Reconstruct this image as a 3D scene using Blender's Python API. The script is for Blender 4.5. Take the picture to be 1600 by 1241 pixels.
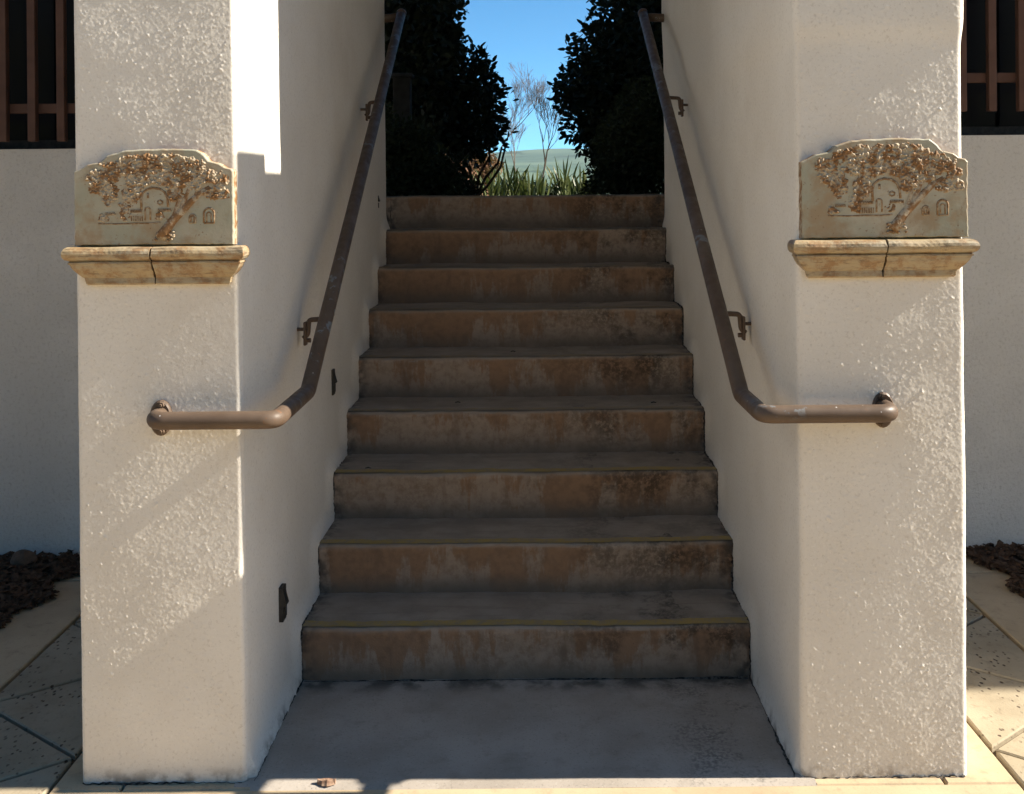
import bpy, math, random
import numpy as np
from mathutils import Vector, Matrix

random.seed(7)
RNG = np.random.default_rng(11)
scene = bpy.context.scene
for o in list(bpy.data.objects):
    bpy.data.objects.remove(o)
COL = scene.collection
R = math.radians

# ------------------------------------------------------------------ camera
EYE = 1.567
VPX, VPY, F = 825.0, 308.0, 1600.0        # vanishing point and focal length in photo pixels
ROLL = R(0.5)
cam_d = bpy.data.cameras.new('camera')
cam = bpy.data.objects.new('camera', cam_d)
COL.objects.link(cam)
cam_d.sensor_width = 36.0
cam_d.lens = 36.0
cam_d.shift_x = (800 - VPX) / 1600.0
cam_d.shift_y = -(620.5 - VPY) / 1600.0
cam_d.clip_start = 0.05
cam_d.clip_end = 9000
cam.matrix_world = Matrix.Translation((0, 0, EYE)) @ Matrix.Rotation(R(90), 4, 'X') @ Matrix.Rotation(-ROLL, 4, 'Z')
scene.camera = cam

# ------------------------------------------------------------------ world, sun, exposure
SUN_EL, SUN_AZ = R(36.1), R(0.45)          # sun almost exactly along +X, a hair on the camera's side
to_sun = Vector((math.cos(SUN_EL) * math.cos(SUN_AZ), -math.cos(SUN_EL) * math.sin(SUN_AZ), math.sin(SUN_EL)))
world = bpy.data.worlds.new('World')
scene.world = world
world.use_nodes = True
wn = world.node_tree
sky = wn.nodes.new('ShaderNodeTexSky')
sky.sky_type = 'NISHITA'
sky.sun_disc = False
sky.sun_elevation = SUN_EL
sky.sun_rotation = math.atan2(to_sun.x, to_sun.y)
sky.air_density = 0.5
sky.dust_density = 0.0
sky.ozone_density = 2.5
sky.altitude = 300
tint = wn.nodes.new('ShaderNodeMix')          # the clear sky of this day is a deeper, more cyan blue all round
tint.data_type = 'RGBA'
tint.blend_type = 'MULTIPLY'
tint.inputs[0].default_value = 1.0
tint.inputs[7].default_value = (0.36, 0.90, 1.0, 1)
wn.links.new(sky.outputs[0], tint.inputs[6])
wn.links.new(tint.outputs[2], wn.nodes['Background'].inputs[0])
wn.nodes['Background'].inputs[1].default_value = 0.068
sun_d = bpy.data.lights.new('sun', 'SUN')
sun_d.energy = 4.5
sun_d.angle = R(0.53)
sun_d.color = (1.0, 0.915, 0.78)
sun = bpy.data.objects.new('sun', sun_d)
COL.objects.link(sun)
sun.rotation_euler = to_sun.to_track_quat('Z', 'Y').to_euler()
vs = scene.view_settings
vs.view_transform = 'Standard'
vs.look = 'None'
vs.exposure = 1.65
vs.gamma = 1.0
vs.use_curve_mapping = False
scene.render.engine = 'CYCLES'
scene.cycles.max_bounces = 8
scene.cycles.diffuse_bounces = 6


# ------------------------------------------------------------------ helpers
def W(px, py, d):
    """point of the photograph at depth d -> world"""
    a, b = px - VPX, py - VPY
    a, b = a - b * ROLL, b + a * ROLL
    return Vector((a * d / F, d, EYE - b * d / F))


def obj(name, verts, faces, m, parent=None, smooth=False, loc=None):
    me = bpy.data.meshes.new(name)
    me.from_pydata([tuple(v) for v in verts], [], [tuple(f) for f in faces])
    me.update()
    return mobj(name, me, m, parent, smooth, loc)


def mobj(name, me, m, parent=None, smooth=False, loc=None):
    if m is not None and not me.materials:
        me.materials.append(m)
    if smooth:
        me.polygons.foreach_set('use_smooth', np.ones(len(me.polygons), dtype=bool))
    o = bpy.data.objects.new(name, me)
    COL.objects.link(o)
    if parent:
        o.parent = parent
    if loc is not None:
        o.location = loc
    return o


def np_mesh(name, V, Fq):
    """numpy verts (n,3), faces (m,k)"""
    me = bpy.data.meshes.new(name)
    n, (m, k) = len(V), Fq.shape
    me.vertices.add(n)
    me.vertices.foreach_set('co', np.ascontiguousarray(V, dtype=np.float32).ravel())
    me.loops.add(m * k)
    me.loops.foreach_set('vertex_index', np.ascontiguousarray(Fq, dtype=np.int32).ravel())
    me.polygons.add(m)
    me.polygons.foreach_set('loop_start', np.arange(0, m * k, k, dtype=np.int32))
    me.polygons.foreach_set('loop_total', np.full(m, k, dtype=np.int32))
    me.update(calc_edges=True)
    me.validate()
    return me


def empty(name, loc=(0, 0, 0)):
    o = bpy.data.objects.new(name, None)
    COL.objects.link(o)
    o.location = loc
    return o


def tag(o, label, cat=None, group=None, kind=None):
    if label:
        o['label'] = label
    if cat:
        o['category'] = cat
    if group:
        o['group'] = group
    if kind:
        o['kind'] = kind
    return o


class MB:
    def __init__(s):
        s.v, s.f = [], []

    def add(s, v, f):
        n = len(s.v)
        s.v += [Vector(p) for p in v]
        s.f += [tuple(i + n for i in q) for q in f]

    def box(s, a, b, bev=0.0):
        x0, y0, z0 = a
        x1, y1, z1 = b
        if bev <= 0:
            v = [(x, y, z) for z in (z0, z1) for y in (y0, y1) for x in (x0, x1)]
            f = [(0, 2, 3, 1), (4, 5, 7, 6), (0, 1, 5, 4), (2, 6, 7, 3), (0, 4, 6, 2), (1, 3, 7, 5)]
            s.add(v, f)
        else:
            import bmesh
            bm = bmesh.new()
            bmesh.ops.create_cube(bm, size=1)
            for q in bm.verts:
                q.co = ((x0 + x1) / 2 + q.co.x * (x1 - x0), (y0 + y1) / 2 + q.co.y * (y1 - y0), (z0 + z1) / 2 + q.co.z * (z1 - z0))
            bmesh.ops.bevel(bm, geom=bm.edges[:], offset=bev, segments=2, affect='EDGES', profile=0.5)
            bm.verts.index_update()
            s.add([q.co.copy() for q in bm.verts], [[l.index for l in q.verts] for q in bm.faces])
            bm.free()

    def tube(s, pts, rad, n=12, cap=True):
        pts = [Vector(p) for p in pts]
        if not isinstance(rad, (list, tuple)):
            rad = [rad] * len(pts)
        base = len(s.v)
        t0 = (pts[1] - pts[0]).normalized()
        u = t0.orthogonal().normalized()
        for i, p in enumerate(pts):
            if i == 0:
                t = t0
            elif i == len(pts) - 1:
                t = (pts[-1] - pts[-2]).normalized()
            else:
                t = ((pts[i] - pts[i - 1]).normalized() + (pts[i + 1] - pts[i]).normalized()).normalized()
            u = (u - t * u.dot(t)).normalized()
            w = t.cross(u)
            for k in range(n):
                a = 2 * math.pi * k / n
                s.v.append(p + (u * math.cos(a) + w * math.sin(a)) * rad[i])
        for i in range(len(pts) - 1):
            for k in range(n):
                a, b = base + i * n + k, base + i * n + (k + 1) % n
                s.f.append((a, b, b + n, a + n))
        if cap:
            s.f.append(tuple(base + k for k in range(n))[::-1])
            s.f.append(tuple(base + (len(pts) - 1) * n + k for k in range(n)))

    def build(s, name, m, parent=None, smooth=False, loc=None):
        return obj(name, s.v, s.f, m, parent, smooth, loc)


def fillet(pts, rads, n=6):
    """round the inner corners of a polyline"""
    pts = [Vector(p) for p in pts]
    out = [pts[0]]
    for i in range(1, len(pts) - 1):
        a, b, c = pts[i - 1], pts[i], pts[i + 1]
        d1, d2 = (a - b).normalized(), (c - b).normalized()
        r = rads[i - 1]
        p, q = b + d1 * r, b + d2 * r
        for k in range(n + 1):
            t = k / n
            out.append(p * (1 - t) ** 2 + b * 2 * t * (1 - t) + q * t * t)
    out.append(pts[-1])
    return out


def gnoise(n, sig, seed):
    """periodic gaussian noise tile, unit std"""
    g = np.random.default_rng(seed).standard_normal((n, n))
    fr = np.fft.fftfreq(n)
    k = np.exp(-2 * (np.pi * sig) ** 2 * (fr[:, None] ** 2 + fr[None, :] ** 2))
    h = np.fft.ifft2(np.fft.fft2(g) * k).real
    return (h - h.mean()) / h.std()


def sample(tile, u, v):
    n = tile.shape[0]
    u, v = u % n, v % n
    i, j = np.floor(u).astype(int), np.floor(v).astype(int)
    fu, fv = u - i, v - j
    i1, j1 = (i + 1) % n, (j + 1) % n
    i, j = i % n, j % n
    return (tile[i, j] * (1 - fu) * (1 - fv) + tile[i1, j] * fu * (1 - fv) + tile[i, j1] * (1 - fu) * fv + tile[i1, j1] * fu * fv)


# ------------------------------------------------------------------ materials
class Mat:
    def __init__(s, name, rough=0.8, spec=0.3):
        s.m = bpy.data.materials.new(name)
        s.m.use_nodes = True
        s.nt = s.m.node_tree
        s.b = s.nt.nodes['Principled BSDF']
        s.b.inputs['Roughness'].default_value = rough
        s.b.inputs['Specular IOR Level'].default_value = spec
        s.geo = s.nt.nodes.new('ShaderNodeNewGeometry')

    def n(s, t, **kw):
        q = s.nt.nodes.new(t)
        for k, v in kw.items():
            setattr(q, k, v)
        return q

    def put(s, sock, v):
        if isinstance(v, bpy.types.NodeSocket):
            s.nt.links.new(v, sock)
        else:
            if isinstance(v, (tuple, list)) and len(v) == 3 and sock.type == 'RGBA':
                v = (*v, 1)
            sock.default_value = v

    def pos(s, sc=(1, 1, 1), off=(0, 0, 0), local=False):
        q = s.n('ShaderNodeMapping')
        q.inputs['Scale'].default_value = sc
        q.inputs['Location'].default_value = off
        src = s.n('ShaderNodeTexCoord').outputs['Object'] if local else s.geo.outputs['Position']
        s.put(q.inputs['Vector'], src)
        return q.outputs[0]

    def noise(s, scale, detail=4, vec=None, rough=0.55):
        q = s.n('ShaderNodeTexNoise')
        q.inputs['Scale'].default_value = scale
        q.inputs['Detail'].default_value = detail
        q.inputs['Roughness'].default_value = rough
        s.put(q.inputs['Vector'], vec if vec is not None else s.geo.outputs['Position'])
        return q.outputs[0]

    def voro(s, scale, vec=None, feature='F1'):
        q = s.n('ShaderNodeTexVoronoi')
        q.feature = feature
        q.inputs['Scale'].default_value = scale
        s.put(q.inputs['Vector'], vec if vec is not None else s.geo.outputs['Position'])
        return q.outputs['Distance']

    def rng(s, v, a, b, c=0.0, d=1.0):
        q = s.n('ShaderNodeMapRange')
        q.interpolation_type = 'SMOOTHSTEP'
        s.put(q.inputs[0], v)
        for i, x in enumerate((a, b, c, d)):
            q.inputs[i + 1].default_value = x
        return q.outputs[0]

    def math(s, op, a, b=0.0):
        q = s.n('ShaderNodeMath', operation=op)
        s.put(q.inputs[0], a)
        s.put(q.inputs[1], b)
        return q.outputs[0]

    def mix(s, fac, a, b):
        q = s.n('ShaderNodeMix', data_type='RGBA')
        s.put(q.inputs[0], fac)
        s.put(q.inputs[6], a)
        s.put(q.inputs[7], b)
        return q.outputs[2]

    def axis(s, k, local=False):
        q = s.n('ShaderNodeSeparateXYZ')
        src = s.n('ShaderNodeTexCoord').outputs['Object'] if local else s.geo.outputs['Position']
        s.put(q.inputs[0], src)
        return q.outputs[k]

    def nz(s):
        q = s.n('ShaderNodeSeparateXYZ')
        s.put(q.inputs[0], s.geo.outputs['True Normal'])
        return q.outputs[2]

    def color(s, c):
        s.put(s.b.inputs['Base Color'], c)
        return s

    def rough(s, v):
        s.put(s.b.inputs['Roughness'], v)
        return s

    def bump(s, h, dist=0.002, strength=1.0):
        q = s.n('ShaderNodeBump')
        q.inputs['Distance'].default_value = dist
        q.inputs['Strength'].default_value = strength
        s.put(q.inputs['Height'], h)
        s.put(s.b.inputs['Normal'], q.outputs[0])
        return s


M = {}
# white stucco, relief of the near walls is real geometry
m = Mat('stucco', 0.92, 0.15)
c = m.mix(m.rng(m.noise(2.2, 4), 0.35, 0.68), (0.725, 0.678, 0.603), (0.78, 0.738, 0.668))
c = m.mix(m.rng(m.noise(105, 6, None, 0.72), 0.52, 0.68, 0, 0.34), c, (0.40, 0.345, 0.28))
c = m.mix(m.rng(m.noise(120, 4, m.pos((1, 1, 1), (3, 5, 1)), 0.65), 0.56, 0.70, 0, 0.3), c, (0.9, 0.86, 0.8))
c = m.mix(m.rng(m.noise(1.3, 6, None, 0.65), 0.50, 0.74, 0, 0.22), c, (0.55, 0.47, 0.37))
c = m.mix(m.rng(m.noise(60, 3), 0.66, 0.78, 0, 0.25), c, (0.5, 0.46, 0.42))
low = m.rng(m.axis(2), 0.05, 0.0)
c = m.mix(m.math('MULTIPLY', low, m.rng(m.noise(22, 5), 0.42, 0.66, 0, 0.8)), c, (0.24, 0.19, 0.14))
c = m.mix(m.rng(m.voro(26), 0.055, 0.03, 0, 0.35), c, (0.28, 0.23, 0.19))
m.color(c).bump(m.noise(135, 6, None, 0.75), 0.0024, 0.5)
M['stucco'] = m.m
m = Mat('stucco_far', 0.92, 0.15)
c = m.mix(m.rng(m.noise(1.7, 4), 0.35, 0.68), (0.60, 0.575, 0.53), (0.70, 0.672, 0.625))
c = m.mix(m.rng(m.noise(70, 6, None, 0.75), 0.50, 0.68, 0, 0.42), c, (0.34, 0.305, 0.26))
c = m.mix(m.rng(m.noise(9, 5), 0.6, 0.8, 0, 0.3), c, (0.5, 0.47, 0.44))
m.color(c).bump(m.noise(80, 6, None, 0.75), 0.008, 0.9)
M['stucco_far'] = m.m

# concrete of the steps: worn tan paint on the risers, grey bare concrete, mould towards the right
m = Mat('step_concrete', 0.88, 0.25)
zr_ = m.math('DIVIDE', m.axis(2), 0.175)
hh_ = m.math('FRACT', zr_)
si_ = m.math('FLOOR', zr_)
cv = m.n('ShaderNodeCombineXYZ')
m.put(cv.inputs[0], m.math('MULTIPLY', m.axis(0), 5.2))
m.put(cv.inputs[1], m.math('MULTIPLY', si_, 7.31))
m.put(cv.inputs[2], m.math('MULTIPLY', hh_, 0.22))
L_ = m.noise(1.0, 8, cv.outputs[0], 0.66)
cv2 = m.n('ShaderNodeCombineXYZ')
m.put(cv2.inputs[0], m.math('MULTIPLY', m.axis(0), 1.6))
m.put(cv2.inputs[1], m.math('MULTIPLY', si_, 3.77))
L2_ = m.noise(1.0, 2, cv2.outputs[0], 0.5)
cover = m.math('ADD', m.math('MULTIPLY', L_, 2.6), m.math('ADD', m.math('MULTIPLY', L2_, 2.0), m.math('MULTIPLY', hh_, 0.30)))
paint = m.rng(m.math('ADD', cover, m.math('MULTIPLY', m.noise(45, 5, None, 0.7), 0.25)), 2.50, 2.66)
riser = m.mix(paint, (0.34, 0.268, 0.21), (0.275, 0.172, 0.108))
cv3 = m.n('ShaderNodeCombineXYZ')
m.put(cv3.inputs[0], m.math('MULTIPLY', m.axis(0), 16.0))
m.put(cv3.inputs[1], m.math('MULTIPLY', si_, 5.17))
m.put(cv3.inputs[2], m.math('MULTIPLY', hh_, 0.6))
riser = m.mix(m.rng(m.noise(1.0, 6, cv3.outputs[0], 0.65), 0.52, 0.68, 0, 0.40), riser, (0.145, 0.10, 0.073))
riser = m.mix(m.rng(m.noise(30, 6, None, 0.65), 0.38, 0.72, 0, 0.55), riser, (0.17, 0.11, 0.072))
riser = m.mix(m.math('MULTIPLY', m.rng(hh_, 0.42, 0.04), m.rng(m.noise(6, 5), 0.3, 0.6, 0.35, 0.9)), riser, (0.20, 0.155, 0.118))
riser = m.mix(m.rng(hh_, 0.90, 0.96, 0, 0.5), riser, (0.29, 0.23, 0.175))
tread = m.mix(m.rng(m.noise(7, 6, None, 0.6), 0.3, 0.7), (0.225, 0.188, 0.152), (0.305, 0.262, 0.216))
tread = m.mix(m.rng(m.noise(1, 4, m.pos((3, 40, 40))), 0.5, 0.75, 0, 0.4), tread, (0.15, 0.12, 0.095))
tread = m.mix(m.rng(m.noise(220, 2), 0.6, 0.72, 0, 0.4), tread, (0.32, 0.29, 0.25))
c = m.mix(m.rng(m.nz(), 0.5, 0.8), riser, tread)
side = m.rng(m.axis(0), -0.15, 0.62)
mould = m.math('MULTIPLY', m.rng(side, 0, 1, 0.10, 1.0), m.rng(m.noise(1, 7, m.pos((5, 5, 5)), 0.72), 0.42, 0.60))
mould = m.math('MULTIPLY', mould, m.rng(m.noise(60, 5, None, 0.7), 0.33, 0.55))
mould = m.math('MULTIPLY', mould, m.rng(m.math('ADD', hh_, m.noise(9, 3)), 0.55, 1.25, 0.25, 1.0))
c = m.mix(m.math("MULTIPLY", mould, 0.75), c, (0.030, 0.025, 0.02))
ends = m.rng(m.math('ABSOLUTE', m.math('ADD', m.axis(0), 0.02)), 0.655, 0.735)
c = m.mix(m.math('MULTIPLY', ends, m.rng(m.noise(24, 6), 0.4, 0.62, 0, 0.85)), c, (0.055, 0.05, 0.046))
c = m.mix(m.rng(m.voro(38), 0.07, 0.035, 0, 0.6), c, (0.06, 0.05, 0.042))
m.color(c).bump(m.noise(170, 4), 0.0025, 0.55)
M['step'] = m.m

m = Mat('landing_concrete', 0.85, 0.3)
c = m.mix(m.rng(m.noise(3.2, 5), 0.32, 0.68), (0.28, 0.245, 0.208), (0.37, 0.328, 0.285))
c = m.mix(m.rng(m.noise(11, 7, None, 0.72), 0.50, 0.72, 0, 0.5), c, (0.21, 0.18, 0.148))
c = m.mix(m.rng(m.noise(130, 4, None, 0.7), 0.55, 0.68, 0, 0.45), c, (0.12, 0.105, 0.09))
c = m.mix(m.rng(m.noise(85, 3), 0.6, 0.7, 0, 0.3), c, (0.42, 0.39, 0.35))
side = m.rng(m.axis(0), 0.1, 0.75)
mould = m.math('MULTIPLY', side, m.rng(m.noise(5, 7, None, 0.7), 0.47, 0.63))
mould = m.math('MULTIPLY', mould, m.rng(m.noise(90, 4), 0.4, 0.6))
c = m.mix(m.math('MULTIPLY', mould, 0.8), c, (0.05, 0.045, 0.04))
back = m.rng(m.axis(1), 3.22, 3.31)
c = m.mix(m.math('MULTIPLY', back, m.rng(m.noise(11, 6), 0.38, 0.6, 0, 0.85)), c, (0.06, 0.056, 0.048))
c = m.mix(m.rng(m.voro(16), 0.035, 0.02, 0, 0.8), c, (0.09, 0.08, 0.07))
m.color(c).bump(m.noise(190, 4), 0.0015, 0.5)
M['landing'] = m.m

m = Mat('pale_paving', 0.85, 0.3)
c = m.mix(m.rng(m.noise(2.4, 5), 0.32, 0.7), (0.39, 0.30, 0.19), (0.49, 0.38, 0.245))
c = m.mix(m.rng(m.noise(17, 6, None, 0.7), 0.50, 0.75, 0, 0.6), c, (0.22, 0.165, 0.115))
c = m.mix(m.rng(m.noise(150, 4, None, 0.7), 0.55, 0.7, 0, 0.35), c, (0.2, 0.15, 0.1))
m.color(c).bump(m.noise(210, 4), 0.0012, 0.5)
M['paving'] = m.m
m = Mat('pitted_paver', 0.85, 0.3)
c = m.mix(m.rng(m.noise(4, 5), 0.32, 0.7), (0.27, 0.225, 0.155), (0.35, 0.295, 0.21))
pit = m.math('MULTIPLY', m.rng(m.math('ADD', m.voro(1, m.pos((52, 34, 50))), m.math('MULTIPLY', m.noise(60, 3), 0.35)), 0.47, 0.33), m.rng(m.noise(5, 4), 0.40, 0.60))
c = m.mix(m.rng(m.noise(26, 6, None, 0.7), 0.5, 0.72, 0, 0.5), c, (0.17, 0.13, 0.085))
c = m.mix(pit, c, (0.07, 0.048, 0.032))
m.color(c).bump(m.math('SUBTRACT', m.noise(150, 3), m.math('MULTIPLY', pit, 2.0)), 0.0015, 0.7)
M['paver'] = m.m
m = Mat('mortar_bed', 0.95, 0.1)
m.color(m.mix(m.rng(m.noise(30, 4), 0.35, 0.7), (0.06, 0.045, 0.03), (0.11, 0.083, 0.055)))
M['mortar'] = m.m
m = Mat('far_ground', 0.95, 0.1)
m.color(m.mix(m.rng(m.noise(0.4, 5), 0.35, 0.7), (0.41, 0.32, 0.205), (0.49, 0.385, 0.255)))
M['ground'] = m.m
m = Mat('garden_soil', 0.95, 0.1)
m.color(m.mix(m.rng(m.noise(1.4, 5), 0.35, 0.7), (0.05, 0.06, 0.025), (0.09, 0.10, 0.04)))
M['soil'] = m.m

m = Mat('yellow_stripe', 0.8, 0.3)
c = m.mix(m.rng(m.noise(28, 6, None, 0.7), 0.40, 0.62), (0.33, 0.235, 0.075), (0.26, 0.20, 0.12))
m.color(c)
M['stripe'] = m.m
m = Mat('yellow_stripe_worn', 0.85, 0.25)
c = m.mix(m.rng(m.noise(20, 6, None, 0.7), 0.36, 0.56), (0.275, 0.205, 0.10), (0.245, 0.20, 0.15))
m.color(c)
M['stripe_worn'] = m.m
m = Mat('joint_dirt', 0.95, 0.1)
m.color(m.mix(m.rng(m.noise(70, 4), 0.4, 0.65), (0.025, 0.022, 0.02), (0.13, 0.12, 0.11)))
M['joint'] = m.m

# glazed ceramic
m = Mat('ceramic_glaze', 0.42, 0.4)
c = m.mix(m.rng(m.noise(9, 4), 0.35, 0.65), (0.34, 0.33, 0.25), (0.43, 0.39, 0.30))
c = m.mix(m.rng(m.noise(13, 6, None, 0.65), 0.42, 0.66, 0, 0.85), c, (0.32, 0.225, 0.13))
c = m.mix(m.rng(m.noise(110, 4), 0.62, 0.74, 0, 0.8), c, (0.20, 0.10, 0.045))
m.color(c).bump(m.noise(60, 4), 0.002, 0.5)
M['glaze'] = m.m
m = Mat('relief_glaze', 0.62, 0.25)
c = m.mix(m.rng(m.noise(48, 4), 0.42, 0.60), (0.225, 0.12, 0.05), (0.42, 0.35, 0.25))
c = m.mix(m.rng(m.noise(160, 3), 0.5, 0.7, 0, 0.6), c, (0.19, 0.10, 0.045))
m.color(c).bump(m.noise(190, 3), 0.002, 0.6)
M['relief'] = m.m
m = Mat('line_glaze', 0.62, 0.25)
m.color(m.mix(m.rng(m.noise(90, 4), 0.4, 0.65), (0.20, 0.115, 0.055), (0.34, 0.26, 0.17)))
M['line'] = m.m
m = Mat('moulding_glaze', 0.4, 0.4)
c = m.mix(m.rng(m.noise(1, 5, m.pos((7, 7, 26))), 0.36, 0.62), (0.375, 0.285, 0.165), (0.345, 0.29, 0.20))
c = m.mix(m.rng(m.noise(22, 7, None, 0.75), 0.44, 0.62, 0, 0.85), c, (0.25, 0.14, 0.062))
c = m.mix(m.rng(m.noise(1, 6, m.pos((22, 22, 120)), 0.7), 0.52, 0.66, 0, 0.75), c, (0.15, 0.10, 0.06))
m.color(c).bump(m.noise(70, 4), 0.0025, 0.5)
M['moulding'] = m.m

# brown painted steel with chips down to grey-blue
m = Mat('brown_rail_paint', 0.5, 0.3)
c = m.mix(m.rng(m.noise(6, 4), 0.35, 0.65), (0.090, 0.060, 0.041), (0.118, 0.082, 0.058))
chip = m.math('MULTIPLY', m.rng(m.noise(13, 6, m.pos((1, 1, 1), (2, 1, 0)), 0.6), 0.57, 0.60), m.rng(m.noise(1.7, 2), 0.48, 0.56))
c = m.mix(chip, c, (0.17, 0.185, 0.195))
c = m.mix(m.rng(m.noise(48, 6, None, 0.7), 0.62, 0.68, 0, 0.8), c, (0.16, 0.075, 0.035))
c = m.mix(m.rng(m.voro(23), 0.06, 0.045, 0, 0.8), c, (0.5, 0.47, 0.44))
m.color(c).rough(m.rng(m.noise(30, 4), 0.3, 0.7, 0.42, 0.62)).bump(m.noise(90, 3), 0.0006, 0.5)
M['rail'] = m.m
m = Mat('brown_grille_paint', 0.6, 0.3)
m.color(m.mix(m.rng(m.noise(8, 4), 0.35, 0.65), (0.075, 0.036, 0.023), (0.10, 0.05, 0.033)))
M['grille'] = m.m
m = Mat('black_metal', 0.6, 0.3)
m.color(m.mix(m.rng(m.noise(40, 4), 0.35, 0.65), (0.018, 0.017, 0.016), (0.04, 0.036, 0.032)))
M['black'] = m.m
m = Mat('dark_glass', 0.12, 0.08)
m.color((0.010, 0.011, 0.014)).rough(m.rng(m.noise(3, 3), 0.3, 0.7, 0.08, 0.2))
M['glass'] = m.m
m = Mat('lamp_lens', 0.5, 0.4)
m.color(m.mix(m.rng(m.noise(60, 3), 0.4, 0.6), (0.10, 0.10, 0.09), (0.16, 0.155, 0.14)))
M['lens'] = m.m
m = Mat('bark_chip', 0.95, 0.1)
m.color(m.mix(m.rng(m.noise(40, 4), 0.35, 0.65), (0.035, 0.022, 0.015), (0.10, 0.06, 0.038)))
M['bark_chip'] = m.m
m = Mat('rock', 0.9, 0.2)
m.color(m.mix(m.rng(m.noise(14, 5), 0.35, 0.65), (0.08, 0.055, 0.038), (0.15, 0.10, 0.07))).bump(m.noise(60, 5), 0.006, 0.8)
M['rock'] = m.m
m = Mat('driftwood', 0.9, 0.2)
m.color(m.mix(m.rng(m.noise(1, 4, m.pos((30, 160, 160))), 0.35, 0.65), (0.20, 0.12, 0.08), (0.33, 0.22, 0.15)))
M['wood_chip'] = m.m
m = Mat('roof_tile', 0.9, 0.2)
m.color(m.mix(m.rng(m.noise(5, 4), 0.35, 0.65), (0.30, 0.13, 0.08), (0.38, 0.19, 0.12)))
M['roof'] = m.m
m = Mat('grey_post', 0.9, 0.2)
m.color(m.mix(m.rng(m.noise(12, 4), 0.35, 0.65), (0.05, 0.049, 0.047), (0.07, 0.068, 0.065)))
M['post'] = m.m


def leaf_mat(name, a, b, trans=0.15, rough=0.5):
    m = Mat(name, rough, 0.2)
    c = m.mix(m.rng(m.noise(5.5, 4), 0.35, 0.65), a, b)
    m.color(c)
    t = m.n('ShaderNodeBsdfTranslucent')
    m.put(t.inputs[0], m.mix(0.5, c, (0.10, 0.14, 0.02)))
    x = m.n('ShaderNodeMixShader')
    x.inputs[0].default_value = trans
    out = m.nt.nodes['Material Output']
    m.nt.links.new(m.b.outputs[0], x.inputs[1])
    m.nt.links.new(t.outputs[0], x.inputs[2])
    m.nt.links.new(x.outputs[0], out.inputs[0])
    return m.m


M['leaf_dark'] = leaf_mat('glossy_dark_leaf', (0.014, 0.021, 0.010), (0.026, 0.035, 0.015), 0.04, 0.6)
M['leaf_fine'] = leaf_mat('fine_green_leaf', (0.018, 0.028, 0.012), (0.032, 0.046, 0.019), 0.04, 0.75)
M['leaf_russet'] = leaf_mat('russet_leaf', (0.16, 0.085, 0.05), (0.24, 0.14, 0.08), 0.15, 0.7)
M['leaf_flax'] = leaf_mat('flax_leaf', (0.055, 0.075, 0.026), (0.125, 0.14, 0.055), 0.2, 0.4)
m = Mat('bark', 0.95, 0.1)
m.color(m.mix(m.rng(m.noise(30, 4), 0.35, 0.65), (0.045, 0.035, 0.028), (0.09, 0.07, 0.055)))
M['bark'] = m.m
m = Mat('pale_twig', 0.9, 0.1)
m.color(m.mix(m.rng(m.noise(6, 3), 0.35, 0.65), (0.16, 0.115, 0.09), (0.25, 0.19, 0.15)))
M['twig'] = m.m
m = Mat('hill_grass', 0.95, 0.1)
c = m.mix(m.rng(m.noise(0.006, 6), 0.36, 0.64), (0.048, 0.088, 0.058), (0.10, 0.145, 0.09))
c = m.mix(m.rng(m.noise(0.014, 6, None, 0.65), 0.56, 0.64), c, (0.025, 0.05, 0.025))
m.color(c)
M['hill'] = m.m

# ================================================================== setting: ground and paving
RISE, RUN, D1, NSTEP = 0.175, 0.28, 3.315, 9
PIER_Y = 2.752
TOP = RISE * NSTEP
ground = obj('ground', [(-1800, -400, -0.06), (1800, -400, -0.06), (1800, 1750, -0.06), (-1800, 1750, -0.06)], [(0, 1, 2, 3)], M['ground'])
tag(ground, None, kind='structure')
pavement = obj('pavement', [(-14, -16, -0.018), (14, -16, -0.018), (14, 4.6, -0.018), (-14, 4.6, -0.018)], [(0, 1, 2, 3)], M['mortar'])
tag(pavement, None, kind='structure')
JW = 0.0065


def poly_slab(name, pts, top, m_, parent, thick=0.05, bev=0.004):
    """flat convex slab with a small chamfer, polygon shrunk by half a joint"""
    n = len(pts)
    P = [Vector((p[0], p[1])) for p in pts]
    area = sum(P[i].x * P[(i + 1) % n].y - P[(i + 1) % n].x * P[i].y for i in range(n))
    if area < 0:
        P = P[::-1]

    def inset(d):
        out = []
        for i in range(n):
            a, b, c_ = P[i - 1], P[i], P[(i + 1) % n]
            e1, e2 = (b - a).normalized(), (c_ - b).normalized()
            n1, n2 = Vector((-e1.y, e1.x)), Vector((-e2.y, e2.x))
            k = (n1 + n2)
            k = k / max(0.15, k.dot(n1))
            out.append(b + k * d)
        return out
    A, B = inset(JW), inset(JW + bev)
    v = [(p.x, p.y, top - thick) for p in A] + [(p.x, p.y, top - bev) for p in A] + [(p.x, p.y, top) for p in B]
    f = [tuple(range(2 * n, 3 * n))]
    for i in range(n):
        j = (i + 1) % n
        f += [(i, j, n + j, n + i), (n + i, n + j, 2 * n + j, 2 * n + i)]
    return obj(name, v, f, m_, parent)


def rect(x0, x1, y0, y1):
    return [(x0, y0), (x1, y0), (x1, y1), (x0, y1)]


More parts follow.
